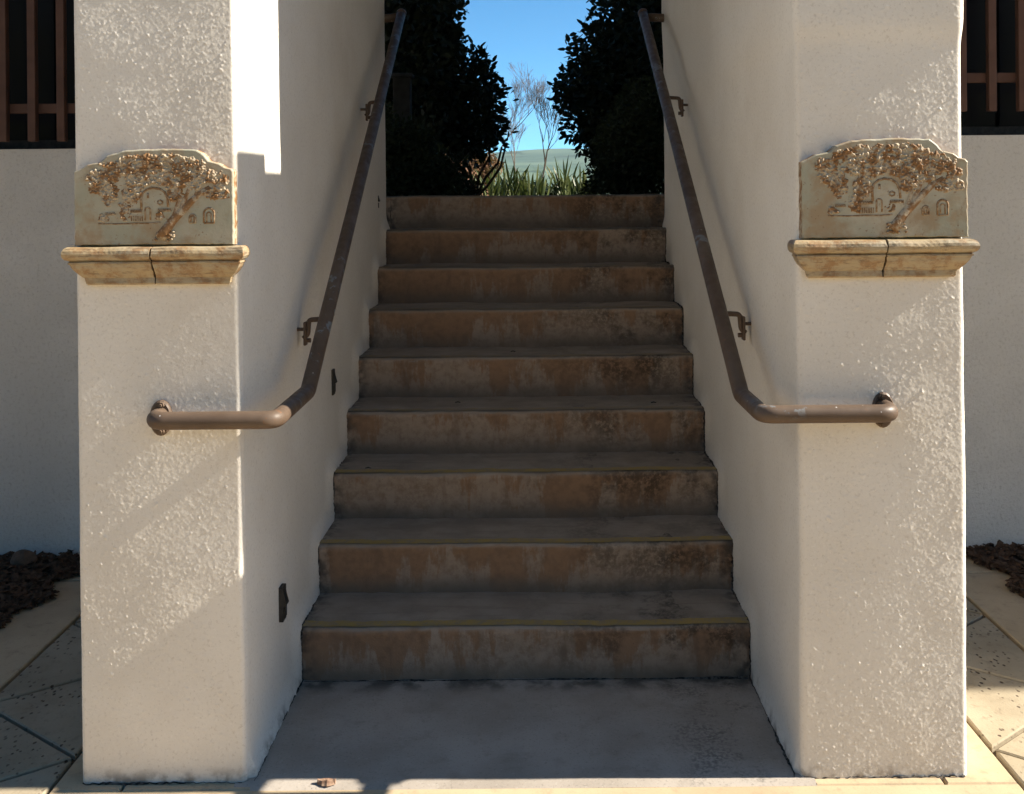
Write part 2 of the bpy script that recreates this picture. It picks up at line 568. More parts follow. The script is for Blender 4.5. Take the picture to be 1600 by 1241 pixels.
FRONT = PIER_Y - 0.028
for (x0, x1) in ((-1.29, 1.295),):
    poly_slab('paving_slab', rect(x0, x1, 1.3, FRONT), random.uniform(-0.001, 0.001), M['paving'], pavement)
for i, x0 in enumerate((-1.29,)):
    poly_slab('paving_slab', rect(-1.29, 1.295, -1.2, 1.3), 0, M['paving'], pavement)
    poly_slab('paving_slab', rect(-1.29, 1.295, -6, -1.2), 0, M['paving'], pavement)
    poly_slab('paving_slab', rect(-1.29, 1.295, -15, -6), 0, M['paving'], pavement)
for s in (-1, 1):
    xa, xb, xc = (1.29, 1.71, 1.99) if s < 0 else (1.295, 1.69, 1.97)
    # strip beside the pier
    poly_slab('paving_slab', rect(s * xa, s * 1.095, FRONT - 0.009, 4.44), -0.001, M['paving'], pavement)
    poly_slab('paving_slab', rect(s * 1.10, s * 0.745, FRONT - 0.009, PIER_Y + 0.04), -0.0015, M['paving'], pavement)
    # zigzag of triangular pavers
    half = 0.307
    y = 2.888 - 6 * half
    k = 0
    while y < 4.5:
        ya, yb, yc = y - half, y, y + half
        near, far = (xa, xb) if k % 2 == 0 else (xb, xa)
        poly_slab('paver', [(s * far, ya), (s * near, yb), (s * far, yc)], random.uniform(-0.0025, 0.001), M['paver'], pavement)
        y += half
        k += 1
    poly_slab('paving_slab', rect(s * xa, s * xb, -15, 2.888 - 8 * half), 0, M['paving'], pavement)
    for (y0, y1) in ((-15, -2), (-2, 2.2), (2.2, 4.23), (4.23, 4.44)):
        poly_slab('paving_slab', rect(s * xb, s * xc, y0, y1), random.uniform(-0.001, 0.001), M['paving'], pavement)
    poly_slab('paving_slab', rect(s * xc, s * 13.5, -15, 3.0), 0, M['paving'], pavement)

# unseen slope added behind the camera to keep low light off the passage
bk = []
for i in range(25):
    for j in range(9):
        x = -60 + 5 * i
        t = j / 8
        bk.append((x, -7.5 - 13 * t + 0.4 * math.sin(x * 0.3), -0.05 + 8.0 * t ** 0.8 + 0.3 * math.sin(x * 0.5 + j)* t))
blocker = obj('unseen_light_blocker', bk, [(i * 9 + j, i * 9 + j + 1, i * 9 + j + 10, i * 9 + j + 9) for i in range(24) for j in range(8)], M['soil'])
tag(blocker, None, kind='structure')

# ================================================================== stairs
XL, XR = -0.80, 0.755
stairs = empty('staircase', (0, D1, 0))
tag(stairs, 'weathered concrete staircase of nine steps rising between the two white walls', 'staircase')


def local(o, parent):
    o.location = -Vector(parent.location)
    return o


t1 = gnoise(256, 2.0, 21)
t2 = gnoise(256, 9.0, 22)
for k in range(1, NSTEP + 1):
    y0 = D1 + (k - 1) * RUN
    zb, zt = (k - 1) * RISE - (0.03 if k == 1 else 0.012), k * RISE
    yend = y0 + RUN + 0.035 if k < NSTEP else y0 + 1.15
    prof = [(y0 + 0.016, zb), (y0 + 0.014, zb + 0.03), (y0 + 0.010, zb + 0.08), (y0 + 0.005, zt - 0.045), (y0 + 0.001, zt - 0.026), (y0, zt - 0.016),
            (y0 + 0.002, zt - 0.008), (y0 + 0.007, zt - 0.0025), (y0 + 0.014, zt), (y0 + 0.03, zt + 0.0005)]
    for q in np.linspace(0.06, yend - y0, 8):
        prof.append((y0 + q, zt + 0.001))
    nx = 110
    P = np.array(prof)
    xs = np.linspace(XL, XR, nx)
    ii, jj = np.meshgrid(np.arange(nx), np.arange(len(P)), indexing='ij')
    h = 0.0016 * sample(t1, ii * 2.1 + 31 * k, jj * 3.3 + 17 * k) + 0.0028 * sample(t2, ii * 1.3 + 7 * k, jj * 1.5 + 9 * k)
    edge = np.exp(-((jj - 6) / 2.2) ** 2)
    chip = np.clip(sample(t1, ii * 1.7 + 53 * k, 0 * jj + 11.0 * k) - 1.5, 0, 2) * 0.006 * edge
    V = np.stack([xs[ii], P[jj, 0] + h * (jj < 9) + chip, P[jj, 1] + 0.5 * h * (jj > 5) - chip * 0.7], -1).reshape(-1, 3)
    idx = (np.arange(nx)[:, None] * len(P) + np.arange(len(P))[None, :])
    q = np.stack([idx[:-1, :-1], idx[1:, :-1], idx[1:, 1:], idx[:-1, 1:]], -1).reshape(-1, 4)
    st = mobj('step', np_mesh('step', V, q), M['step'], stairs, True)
    local(st, stairs)
    # painted nosing stripe, follows the rounded edge
    sv, sf = [], []
    nn = 80
    w = 0.040 if k <= 4 else 0.036
    for i in range(nn):
        x = XL + (XR - XL) * i / (nn - 1)
        ix = min(nx - 2, int((x - XL) / (XR - XL) * (nx - 1)))
        dz = max(V[(ix + d) * len(P) + j][2] - zt for d in (0, 1) for j in (8, 9, 10)) + 0.0022
        wob = 0.002 * float(t1[(i * 3) % 256, (k * 29) % 256])
        sv += [(x, y0 + 0.010, zt + dz - 0.0012), (x, y0 + 0.010 + w + wob, zt + dz)]
    for i in range(nn - 1):
        sf.append((2 * i, 2 * i + 2, 2 * i + 3, 2 * i + 1))
    sp = obj('nosing_stripe', sv, sf, M['stripe'] if k <= 3 else M['stripe_worn'], st)

# landing slab at the foot of the stairs
nx, ny = 70, 30
xs, ys = np.linspace(XL, XR, nx), np.linspace(FRONT - 0.003, D1 + 0.02, ny)
X, Y = np.meshgrid(xs, ys, indexing='ij')
ii, jj = np.meshgrid(np.arange(nx), np.arange(ny), indexing='ij')
Z = 0.0005 + 0.0009 * sample(t2, ii * 1.2, jj * 1.2)
Z[:, 0] -= 0.006
idx = np.arange(nx)[:, None] * ny + np.arange(ny)[None, :]
q = np.stack([idx[:-1, :-1], idx[1:, :-1], idx[1:, 1:], idx[:-1, 1:]], -1).reshape(-1, 4)
ld = mobj('landing_slab', np_mesh('landing_slab', np.stack([X, Y, Z], -1).reshape(-1, 3), q), M['landing'], stairs, True)
local(ld, stairs)
ld['label'] = 'grey concrete slab at the foot of the stairs'

# ================================================================== stair side walls with real stucco relief
TN = 1024
n_f = gnoise(TN, 0.9, 1)
n_g = np.clip(gnoise(TN, 0.70, 9) - 1.45, 0, None)          # sparse sharp grains
n_m = gnoise(TN, 4.5, 2)
n_c = gnoise(TN, 22, 3)
n_b = gnoise(TN, 75, 4)
WALL_TOP = 2.74
BACK_Y = 5.44


def stair_dist(y, z):
    """distance from a point on the wall to the step profile, and whether it sits in a concave corner"""
    d = np.full(y.shape, 9.0)
    for k in range(0, NSTEP + 1):
        zt = k * RISE
        y0 = D1 + (k - 1) * RUN if k else PIER_Y
        y1 = D1 + k * RUN if k < NSTEP else 9.0
        dy = np.maximum(np.maximum(y0 - y, y - y1), 0)
        d = np.minimum(d, np.hypot(dy, z - zt))
        if k < NSTEP:
            dz = np.maximum(np.maximum(zt - z, z - (zt + RISE)), 0)
            d = np.minimum(d, np.hypot(y - y1, dz))
    return d


def side_wall(s, xi0, xi1, xo, seed, label):
    """s=-1 left, +1 right; inner face from xi0 (front) to xi1 (back), outer face at xo"""
    r = 0.016
    root = empty('side_wall', ((xi0 + xo) / 2, PIER_Y, 0))
    tag(root, label, 'wall', 'stucco walls flanking the stairs')
    pts, kind = [], []                       # path: back face, inner face, front, outer face; in mirrored coords (inner towards -)

    def seg(a, b, step, kd):
        L = math.hypot(b[0] - a[0], b[1] - a[1])
        n = max(1, int(round(L / step)))
        for i in range(n):
            t = i / n
            pts.append((a[0] + (b[0] - a[0]) * t, a[1] + (b[1] - a[1]) * t))
            kind.append(kd)

    def arc(cx, cy, a0, a1, n, kd):
        for i in range(n):
            a = a0 + (a1 - a0) * i / n
            pts.append((cx + r * math.cos(a), cy + r * math.sin(a)))
            kind.append(kd)
    # local frame: u = distance from inner face outwards (>=0 into the wall), y
    wdt = abs(xo - xi0)
    seg((wdt, BACK_Y), (r, BACK_Y), 0.08, 0)
    arc(r, BACK_Y - r, math.pi / 2, math.pi, 5, 1)
    seg((0, BACK_Y - r), (0, 3.5), 0.02, 1)
    seg((0, 3.5), (0, PIER_Y + r), 0.009, 1)
    arc(r, PIER_Y + r, math.pi, 1.5 * math.pi, 8, 2)
    seg((r, PIER_Y), (wdt - r, PIER_Y), 0.0025, 3)
    arc(wdt - r, PIER_Y + r, 1.5 * math.pi, 2 * math.pi, 8, 4)
    seg((wdt, PIER_Y + r), (wdt, PIER_Y + 0.06), 0.006, 5)
    seg((wdt, PIER_Y + 0.06), (wdt, 4.6), 0.05, 5)
    pts.append((wdt, 4.6))
    kind.append(5)
    P = np.array(pts)
    tang = np.gradient(P, axis=0)
    tang /= np.linalg.norm(tang, axis=1)[:, None]
    nrm = np.stack([tang[:, 1], -tang[:, 0]], -1)   # checked below against the front face
    fi = kind.index(3) + 5
    if nrm[fi, 1] > 0:
        nrm = -nrm
    sl = np.concatenate([[0], np.cumsum(np.linalg.norm(np.diff(P, axis=0), axis=1))])
    zs = np.concatenate([np.arange(-0.03, 2.16, 0.0025), np.linspace(2.17, WALL_TOP, 40)])
    S, Z = np.meshgrid(sl, zs, indexing='ij')
    T = 416.0
    off = seed * 137.0
    fine = sample(n_f, S * T + off, Z * T + off * 1.7)
    grain = sample(n_g, S * T + off * 1.1, Z * T + off * 0.7)
    mid = sample(n_m, S * T + off, Z * T + off * 1.3)
    coa = sample(n_c, S * T + off * 2, Z * T + off)
    big = sample(n_b, S * T * 0.8 + off * 3, Z * T * 0.8 + off)
    K = np.array(kind)[:, None]
    D = 0.00010 * fine + 0.0010 * grain + 0.00005 * mid + 0.00045 * coa + 0.0019 * big
    if s > 0:                                # the upper part of this pier bellies out a little
        D = D + 0.011 * np.exp(-((Z - 2.56) / 0.20) ** 4) + 0.007 * np.exp(-((Z - 2.08) / 0.09) ** 4)
    front = ((K >= 2) & (K <= 4))
    D = np.where(front, D, 0.6 * D)
    # the faces are trowelled very slightly convex
    D = D - np.where(front, 0.035 * (P[:, 0][:, None] - wdt / 2) ** 2, 0)
    # build-up of stucco where the wall meets the steps
    Yp = np.broadcast_to(P[:, 1][:, None], Z.shape)
    d = stair_dist(Yp, Z)
    jag = 1 + 0.35 * mid + 0.3 * fine
    bulge = (0.017 if s < 0 else 0.012) * np.exp(-(d / 0.045) ** 2)
    D = D + np.where(K == 1, bulge + 0.0022 * jag * np.exp(-(d / 0.02) ** 2), 0)
    U = P[:, 0][:, None] + nrm[:, 0][:, None] * D
    Yw = P[:, 1][:, None] + nrm[:, 1][:, None] * D
    t = np.clip((Yw - PIER_Y) / (BACK_Y - PIER_Y), 0, 1)
    inner = xi0 + (xi1 - xi0) * t
    wgt = np.clip(1 - U / wdt, 0, 1)
    Xw = (xo + (inner - xo) * wgt) if False else (inner + s * U - (xi1 - xi0) * t * (1 - wgt))
    if s < 0:
        Xw = Xw - 0.0075 * Z * (1 - t) * (0.35 + 0.65 * wgt)
    V = np.stack([Xw, Yw, Z], -1).reshape(-1, 3)
    ns, nz = Z.shape
    idx = np.arange(ns)[:, None] * nz + np.arange(nz)[None, :]
    q = np.stack([idx[:-1, :-1], idx[1:, :-1], idx[1:, 1:], idx[:-1, 1:]], -1).reshape(-1, 4)
    if s > 0:
        q = q[:, ::-1]
    b = mobj('wall_body', np_mesh('wall_body', V, q), M['stucco'], root, True)
    local(b, root)
    # coping on the front part of the wall top
    mb = MB()
    a, c_ = sorted((xi0 - s * 0.004, xo + s * 0.004))
    mb.box((a, PIER_Y - 0.006, WALL_TOP - 0.002), (c_, 3.02, WALL_TOP + 0.058), 0.008)
    local(mb.build('coping', M['stucco_far'], root), root)
    mb = MB()
    mb.box((a + 0.008, 3.021, WALL_TOP - 0.03), (c_ - 0.008, 4.42, WALL_TOP - 0.004))
    local(mb.build('wall_top', M['stucco_far'], root), root)
    return root


wall_l = side_wall(-1, -0.768, -0.752, -1.217, 1, 'white stucco wall and pier left of the stairs, with sunlit patch')
wall_r = side_wall(1, 0.722, 0.724, 1.172, 5, 'white stucco wall and pier right of the stairs, beige glow inside')

def drift(n, lo, hi):
    out, a = [], random.random()
    for _ in range(n):
        a = min(1, max(0, a + random.gauss(0, 0.16)))
        out.append(lo + (hi - lo) * a * a)
    return out


# dark ragged joints where steps meet the walls
for s, xw in ((-1, -0.746), (1, 0.708)):
    mb = MB()
    path = [(FRONT + 0.03, 0.004), (D1 + 0.01, 0.004)]
    for k in range(1, NSTEP + 1):
        path += [(D1 + (k - 1) * RUN - 0.001, k * RISE - 0.01), (D1 + (k - 1) * RUN + 0.012, k * RISE + 0.002)]
        if k < NSTEP:
            path.append((D1 + k * RUN + 0.010, k * RISE + 0.003))
    P = []
    for a, b in zip(path[:-1], path[1:]):
        n = max(2, int(math.dist(a, b) / 0.012))
        for i in range(n):
            t = i / n
            xx = xw + random.uniform(-0.003, 0.003)
            if a[0] < D1 - 0.01:
                xx = (-0.760 if s < 0 else 0.716) * (1 - 0.0 * t) + random.uniform(-0.002, 0.002) + s * -0.012
            P.append((xx, a[0] + (b[0] - a[0]) * t + random.uniform(-0.002, 0.002), a[1] + (b[1] - a[1]) * t + random.uniform(-0.002, 0.002)))
    mb.tube(P, drift(len(P), 0.0006, 0.0045), 5)
    local(mb.build('joint_filler', M['joint'], stairs), stairs)
for o_, xa_, xb_ in ((wall_l, -1.21, -0.772), (wall_r, 0.728, 1.166)):
    mb = MB()
    P = [(x, PIER_Y - 0.002 + random.uniform(-0.002, 0.002), 0.001 + random.uniform(-0.002, 0.003)) for x in np.arange(xa_, xb_, 0.009)]
    mb.tube(P, drift(len(P), 0.0006, 0.003), 5)
    local(mb.build('joint_filler', M['joint'], o_), o_)
# mossy joint at the foot of the first riser
mb = MB()
P = [(x, D1 + 0.006 + random.uniform(-0.002, 0.002), 0.002) for x in np.arange(-0.74, 0.705, 0.012)]
mb.tube(P, drift(len(P), 0.001, 0.005), 5)
local(mb.build('joint_filler', M['joint'], stairs), stairs)

# ================================================================== building behind
FY = 4.43
bld = empty('building', (0, FY, 0))
tag(bld, 'white stucco building front set back behind both piers, with dark windows', 'building')


def bbox(name, a, b, m_, parent=bld):
    mb = MB()
    mb.box(a, b)
    o = mb.build(name, m_, parent)
    o.location = -Vector(bld.location) if parent == bld else (0, 0, 0)
    return o


for s, sill in ((-1, 1.793), (1, 1.817)):
    x0, x1 = sorted((s * 1.16, s * 12.0))
    w0, w1 = sorted((s * 1.55, s * 3.3))
    # wall with window opening: below, above, both sides
    bbox('facade_wall', (x0, FY, -0.05), (x1, FY + 0.35, sill), M['stucco_far'])
    bbox('facade_wall', (x0, FY, 3.4), (x1, FY + 0.35, 4.45), M['stucco_far'])
    bbox('facade_wall', (x0, FY, sill), (w0, FY + 0.35, 3.4), M['stucco_far'])
    bbox('facade_wall', (w1, FY, sill), (x1, FY + 0.35, 3.4), M['stucco_far'])
    fr = bbox('window_frame', (w0, FY + 0.20, sill), (w1, FY + 0.24, sill + 0.05), M['black'])
    n = 3
    for i in range(n):
        a = w0 + (w1 - w0) * i / n
        b = w0 + (w1 - w0) * (i + 1) / n
        bbox('window_pane', (a + 0.01, FY + 0.215, sill + 0.052), (b - 0.01, FY + 0.225, 3.39), M['glass'])
    bbox('dark_room_sheet', (w0 - 0.05, FY + 0.351, sill - 0.1), (w1 + 0.05, FY + 0.40, 3.5), M['black'])  # black sheet standing in for the unlit room behind the panes
    # unseen passage walls above the stair walls, brought forward to darken the stairs
    p0, p1 = sorted((s * (0.76 if s < 0 else 0.73), s * 1.155))
    bbox('passage_wall', (p0, 3.2, WALL_TOP), (p1, BACK_Y, 4.12), M['stucco_far'])
bbox('passage_ceiling', (-0.758, 3.23, 3.45), (0.728, BACK_Y, 4.1), M['stucco_far'])  # unseen ceiling, lowered and extended forward to darken the passage
# hipped eaves: slab overhanging the facade, unseen rear run lengthened to darken trees and treads
ex0, ex1 = -12.5, 13.5
prof = [(3.19, 4.05), (3.19, 4.19), (5.2, 4.95), (7.3, 4.45), (7.3, 4.31), (5.2, 4.75)]
v = [(x, y, z) for x in (ex0, ex1) for (y, z) in prof]
f = [tuple(range(6))[::-1], tuple(range(6, 12))] + [(i, (i + 1) % 6, 6 + (i + 1) % 6, 6 + i) for i in range(6)]
o = obj('roof', v, f, M['roof'], bld)
o.location = -Vector(bld.location)
bbox('unseen_wing', (3.2, FY + 0.36, 1.2), (12.0, 10.6, 7.0), M['stucco_far'])  # unseen wing added on the right to shade the garden trees
bbox('unseen_wing', (-12.0, FY + 0.36, 1.2), (-4.2, 9.4, 4.6), M['stucco_far'])


def grille(xs, z_bot, z_cross, label, ext):
    g = empty('window_grille', (xs[0], FY - 0.03, z_bot))
    tag(g, label, 'window grille', 'barred windows beside the stairs')
    for x in xs:
        mb = MB()
        mb.box((x - 0.017, FY - 0.045, z_bot), (x + 0.017, FY - 0.012, 3.3), 0.003)
        local(mb.build('bar', M['grille'], g), g)
    for z in (z_cross, 3.1):
        mb = MB()
        mb.box((ext[0], FY - 0.011, z - 0.021), (ext[1], FY + 0.012, z + 0.021), 0.003)
        local(mb.build('cross_bar', M['grille'], g), g)
    return g


XG = [W(96, 100, FY - 0.03).x + k * -0.1245 for k in range(-2, 11)]
grille(XG, W(50, 222, FY).z, W(60, 170, FY).z, 'brown metal bars over the dark window at upper left', (-3.3, -1.56))
XG = [W(1549, 100, FY - 0.03).x + k * 0.128 for k in range(-2, 10)]
grille(XG, W(1550, 175, FY).z, W(1530, 122, FY).z, 'brown metal bars over the dark window at upper right', (1.56, 3.3))

# ================================================================== plaques and ledges
def lump(mb, c, r, rnd):
    """small rough blob (icosahedron-like, 20 faces, jittered)"""
    t = (1 + 5 ** 0.5) / 2
    vs_ = [(-1, t, 0), (1, t, 0), (-1, -t, 0), (1, -t, 0), (0, -1, t), (0, 1, t), (0, -1, -t), (0, 1, -t), (t, 0, -1), (t, 0, 1), (-t, 0, -1), (-t, 0, 1)]
    fs = [(0, 11, 5), (0, 5, 1), (0, 1, 7), (0, 7, 10), (0, 10, 11), (1, 5, 9), (5, 11, 4), (11, 10, 2), (10, 7, 6), (7, 1, 8), (3, 9, 4), (3, 4, 2), (3, 2, 6), (3, 6, 8), (3, 8, 9), (4, 9, 5), (2, 4, 11), (6, 2, 10), (8, 6, 7), (9, 8, 1)]
    a = rnd.uniform(-0.9, 0.9)
    out = []
    for p in vs_:
        q = Vector(p).normalized() * rnd.uniform(0.75, 1.2)
        x, z = q.x * r[0], q.z * r[2]
        out.append((c[0] + x * math.cos(a) - z * math.sin(a), c[1] + q.y * r[1], c[2] + x * math.sin(a) + z * math.cos(a)))
    mb.add(out, fs)


def plaque(x0, x1, z0, label, seed):
    rnd = random.Random(seed)
    Wd = x1 - x0
    k = Wd / 1045.0
    root = empty('relief_plaque', (x0, PIER_Y, z0))
    tag(root, label, 'plaque', 'ceramic relief plaques on the piers')
    T = 0.030
    def U(x, y, w=0.0):
        return ((x - 205) * k, -T - w, (768 - y) * k)
    out = [(205, 768), (1250, 768), (1250, 292), (1238, 275), (1200, 268), (1160, 240), (1088, 224), (1062, 185), (1012, 150), (850, 142), (640, 146), (520, 154), (420, 184), (372, 228), (290, 244), (250, 268), (205, 286)]
    # fine outline with handmade wobble
    o2 = []
    for i in range(len(out)):
        a, b = Vector(out[i]), Vector(out[(i + 1) % len(out)])
        n = max(1, int((b - a).length / 28))
        for j in range(n):
            p = a.lerp(b, j / n)
            o2.append((p.x + rnd.uniform(-3, 3), p.y + rnd.uniform(-3, 3)))
    n = len(o2)
    cx, cy = 727, 500
    rings = []
    for (dep, ins) in ((0.004, 0.0), (-T + 0.005, 0.0), (-T + 0.0015, 4.0), (-T, 11.0)):
        rg = []
        for (x, y) in o2:
            d = Vector((cx - x, (cy - y))).normalized() * ins
            p = U(x + d.x, y + d.y)
            rg.append((p[0], dep, p[2]))
        rings.append(rg)
    v = [p for rg in rings for p in rg]
    f = []
    for a in range(3):
        for i in range(n):
            j = (i + 1) % n
            f.append((a * n + i, (a + 1) * n + i, (a + 1) * n + j, a * n + j))
    f.append(tuple(3 * n + i for i in range(n))[::-1])
    f = [q[::-1] for q in f]
    obj('slab', v, [q for q in f if max(q) >= 2 * n], M['glaze'], root)
    obj('rim', v[:2 * n], [q for q in f if max(q) < 2 * n], M['relief'], root)
    # foliage of the oak
    blobs = [(350, 320, 55, 42, 16), (440, 330, 55, 45, 16), (395, 395, 80, 42, 18), (440, 455, 50, 30, 9), (430, 490, 22, 22, 5), (340, 360, 30, 30, 6),
             (480, 255, 70, 32, 14), (580, 225, 75, 34, 16), (700, 215, 80, 34, 18), (830, 215, 80, 34, 18), (930, 235, 65, 36, 14), (1020, 275, 60, 40, 14), (1100, 320, 60, 40, 14),
             (1160, 370, 45, 45, 12), (1180, 435, 32, 35, 8), (1110, 440, 55, 32, 10), (1040, 330, 70, 32, 12), (900, 300, 80, 35, 12), (780, 285, 70, 32, 12), (660, 280, 70, 32, 11),
             (560, 300, 60, 40, 11), (600, 370, 55, 40, 12), (560, 440, 36, 45, 9), (600, 440, 40, 40, 8), (570, 495, 45, 24, 8), (540, 560, 32, 42, 12), (690, 345, 60, 28, 9), (790, 350, 50, 26, 8),
             (860, 370, 45, 35, 9), (940, 370, 50, 40, 11), (850, 450, 25, 45, 7), (890, 430, 30, 40, 7), (395, 592, 26, 24, 8), (760, 580, 26, 22, 6), (1000, 390, 40, 30, 7)]
    step = 3.0
    gx, gy = np.arange(285, 1225, step), np.arange(165, 625, step)
    GX, GY = np.meshgrid(gx, gy, indexing='ij')
    na, nb_, nc = gnoise(512, 1.5, seed + 40), gnoise(512, 3.9, seed + 50), gnoise(512, 14, seed + 60)
    ai, aj = np.meshgrid(np.arange(len(gx)), np.arange(len(gy)), indexing='ij')
    NA, NB, NC = na[ai, aj], nb_[ai, aj], nc[ai, aj]
    msk = np.full(GX.shape, -9.0)
    for (x, y, rx, ry, _) in blobs:
        msk = np.maximum(msk, 1 - np.sqrt(((GX - x) / (rx * 1.12)) ** 2 + ((GY - y) / (ry * 1.12)) ** 2))
    msk = msk + 0.09 * NA + 0.15 * NB + 0.10
    leafy = np.abs(NB) * -0.7 + NA * 0.8 + 0.3 * NC
    hgt = np.clip(msk * 5, 0, 1) * (0.0030 + 0.0017 * leafy) - np.clip(-msk * 3, 0, 1) * 0.003
    hgt = np.maximum(hgt, -0.003)
    CV = np.stack([(GX - 205) * k, -T - hgt, (768 - GY) * k], -1).reshape(-1, 3)
    ny_ = len(gy)
    keep = (msk > -0.12)
    kq = keep[:-1, :-1] | keep[1:, :-1] | keep[1:, 1:] | keep[:-1, 1:]
    ci = np.arange(len(gx))[:, None] * ny_ + np.arange(ny_)[None, :]
    cq = np.stack([ci[:-1, :-1], ci[:-1, 1:], ci[1:, 1:], ci[1:, :-1]], -1)[kq]
    used, inv = np.unique(cq.ravel(), return_inverse=True)
    fo = mobj('foliage_relief', np_mesh('foliage_relief', CV[used], inv.reshape(-1, 4)), M['relief'], root)
    fo['kind'] = 'stuff'

    def flat(mb):
        for q in mb.v:
            q.y = -T + (q.y + T) * 0.42

    def line(pts, r, name, par=root, m_='line', n_=6, w=0.001):
        mb = MB()
        mb.tube([U(x, y, w) for (x, y) in pts], [q * k for q in r] if isinstance(r, (list, tuple)) else r * k, n_)
        flat(mb)
        return mb.build(name, M[m_], par, True)
    # trunk with limbs
    tr = line([(770, 720), (800, 680), (850, 612), (920, 540), (980, 480), (1040, 425), (1090, 390)], [40, 34, 29, 26, 22, 16, 8], 'trunk_relief', m_='relief', n_=10, w=-0.001)
    mb = MB()
    for pts, r in (([(830, 640), (870, 560), (890, 480), (870, 420)], [16, 17, 13, 6]), ([(900, 545), (930, 480), (960, 400), (1000, 350)], [18, 16, 11, 5]), ([(800, 690), (840, 700), (860, 720)], [22, 16, 8]), ([(790, 690), (740, 692)], [20, 6]), ([(990, 470), (1010, 420), (1000, 380)], [12, 9, 5])):
        mb.tube([U(x, y, -0.0005) for x, y in pts], [q * k for q in r], 7)
    flat(mb)
    mb.build('limb_relief', M['relief'], tr)
    mb = MB()
    for _ in range(26):
        lump(mb, U(795 + rnd.uniform(-60, 65), 705 + rnd.uniform(-28, 35), 0.001), (11 * k, 0.005, 9 * k), rnd)
    mb.build('root_relief', M['relief'], tr)

    def arch(cx_, base, w_, h_, n_=10):
        r_ = w_ / 2
        P_ = [(cx_ - r_, base), (cx_ - r_, base - h_ + r_)]
        for i in range(1, n_):
            a = math.pi - math.pi * i / n_
            P_.append((cx_ + r_ * math.cos(a), base - h_ + r_ - r_ * math.sin(a)))
        P_ += [(cx_ + r_, base - h_ + r_), (cx_ + r_, base)]
        return P_
    # domed house and low walls
    line([(648, 540), (645, 470), (655, 430), (680, 408), (720, 396), (765, 402), (800, 425), (818, 470), (822, 520)], 8, 'dome_relief')
    line(arch(688, 606, 34, 82), 6, 'door_relief')
    line([(755, 482), (772, 478), (786, 486), (784, 500), (768, 506), (755, 498), (755, 482)], 6, 'round_window_relief')
    line([(690, 430), (690, 462)], 7, 'slit_relief')
    for (a, b, y) in ((575, 650, 545), (755, 842, 540), (410, 478, 562)):
        e = line([(a, y + 6), (b, y + 4)], 7, 'eave_relief')
        mb = MB()
        for x in np.arange(a + 5, b, 11):
            mb.tube([U(x, y - 8, 0.0015), U(x + 2, y + 8, 0.0015)], 3.6 * k, 5)
        mb.build('roof_tile_relief', M['line'], e)
    fb = line([(365, 626), (480, 630), (600, 627), (700, 628), (770, 622)], 5, 'terrace_relief')
    mb = MB()
    for x in np.arange(582, 655, 14):
        mb.tube([U(x, 578), U(x, 612)], 4.2 * k, 5)
    mb.build('fence_relief', M['line'], fb)
    # two free-standing arched niches
    for (cx_, base, w_, h_) in ((980, 625, 40, 52), (1087, 628, 66, 96)):
        wnd = line(arch(cx_, base, w_, h_) + [(cx_ - w_ / 2, base)], 7, 'niche_relief')
        line(arch(cx_, base - 6, w_ * 0.45, h_ * 0.66), 5, 'niche_arch_relief', wnd)
    return root


def ledge(x0, x1, z_top, split, label, seed):
    rnd = random.Random(seed)
    root = empty('ledge', ((x0 + x1) / 2, PIER_Y, z_top))
    tag(root, label, 'ledge', 'ceramic ledges under the plaques')
    # profile: outward offset, height below top, side inset
    prof = [(0.0, 0.0, 0.010), (0.046, 0.0, 0.010), (0.054, -0.003, 0.005), (0.060, -0.010, 0.001), (0.062, -0.018, 0.0), (0.060, -0.026, 0.001), (0.054, -0.033, 0.006), (0.045, -0.036, 0.013),
            (0.044, -0.038, 0.014), (0.050, -0.040, 0.012), (0.050, -0.044, 0.012), (0.045, -0.046, 0.015), (0.041, -0.056, 0.019), (0.034, -0.066, 0.026), (0.027, -0.075, 0.034), (0.023, -0.081, 0.040), (0.020, -0.083, 0.044), (0.020, -0.098, 0.048), (0.016, -0.102, 0.052), (-0.004, -0.102, 0.052)]
    xm = x0 + (x1 - x0) * split
    for (a, b, ends) in ((x0, xm - 0.0025, (1, 0)), (xm + 0.0025, x1, (0, 1))):
        n = 30
        v, f = [], []
        ph = rnd.uniform(0, 60)
        for (o_, z_, ins) in prof:
            # ring: back-left, front-left ... front-right, back-right
            l = a + (ins if ends[0] else 0)
            r_ = b - (ins if ends[1] else 0)
            row = [(l, 0.006, z_)]
            for i in range(n + 1):
                t = i / n
                wob = 0.0011 * math.sin(ph + t * 9 + z_ * 90) + rnd.uniform(-0.00025, 0.00025)
                xx = l + (r_ - l) * t
                if not ends[0] and i == 0 or (not ends[1] and i == n):
                    xx += rnd.uniform(-0.0012, 0.0012)
                row.append((xx, -max(o_ + (wob if o_ > 0.01 else 0), -0.004), z_ + 0.5 * wob))
            row.append((r_, 0.006, z_))
            v += row
        w = n + 3
        for j in range(len(prof) - 1):
            for i in range(w - 1):
                f.append((j * w + i, (j + 1) * w + i, (j + 1) * w + i + 1, j * w + i + 1))
        p = obj('moulding_piece', [(q[0] - (x0 + x1) / 2, q[1], q[2]) for q in v], f, M['moulding'], root, False)
    mb = MB()
    mb.box((xm - 0.004 - (x0 + x1) / 2, -0.014, -0.098), (xm + 0.004 - (x0 + x1) / 2, 0.004, -0.004))
    mb.build('joint_filler', M['joint'], root)
    return root


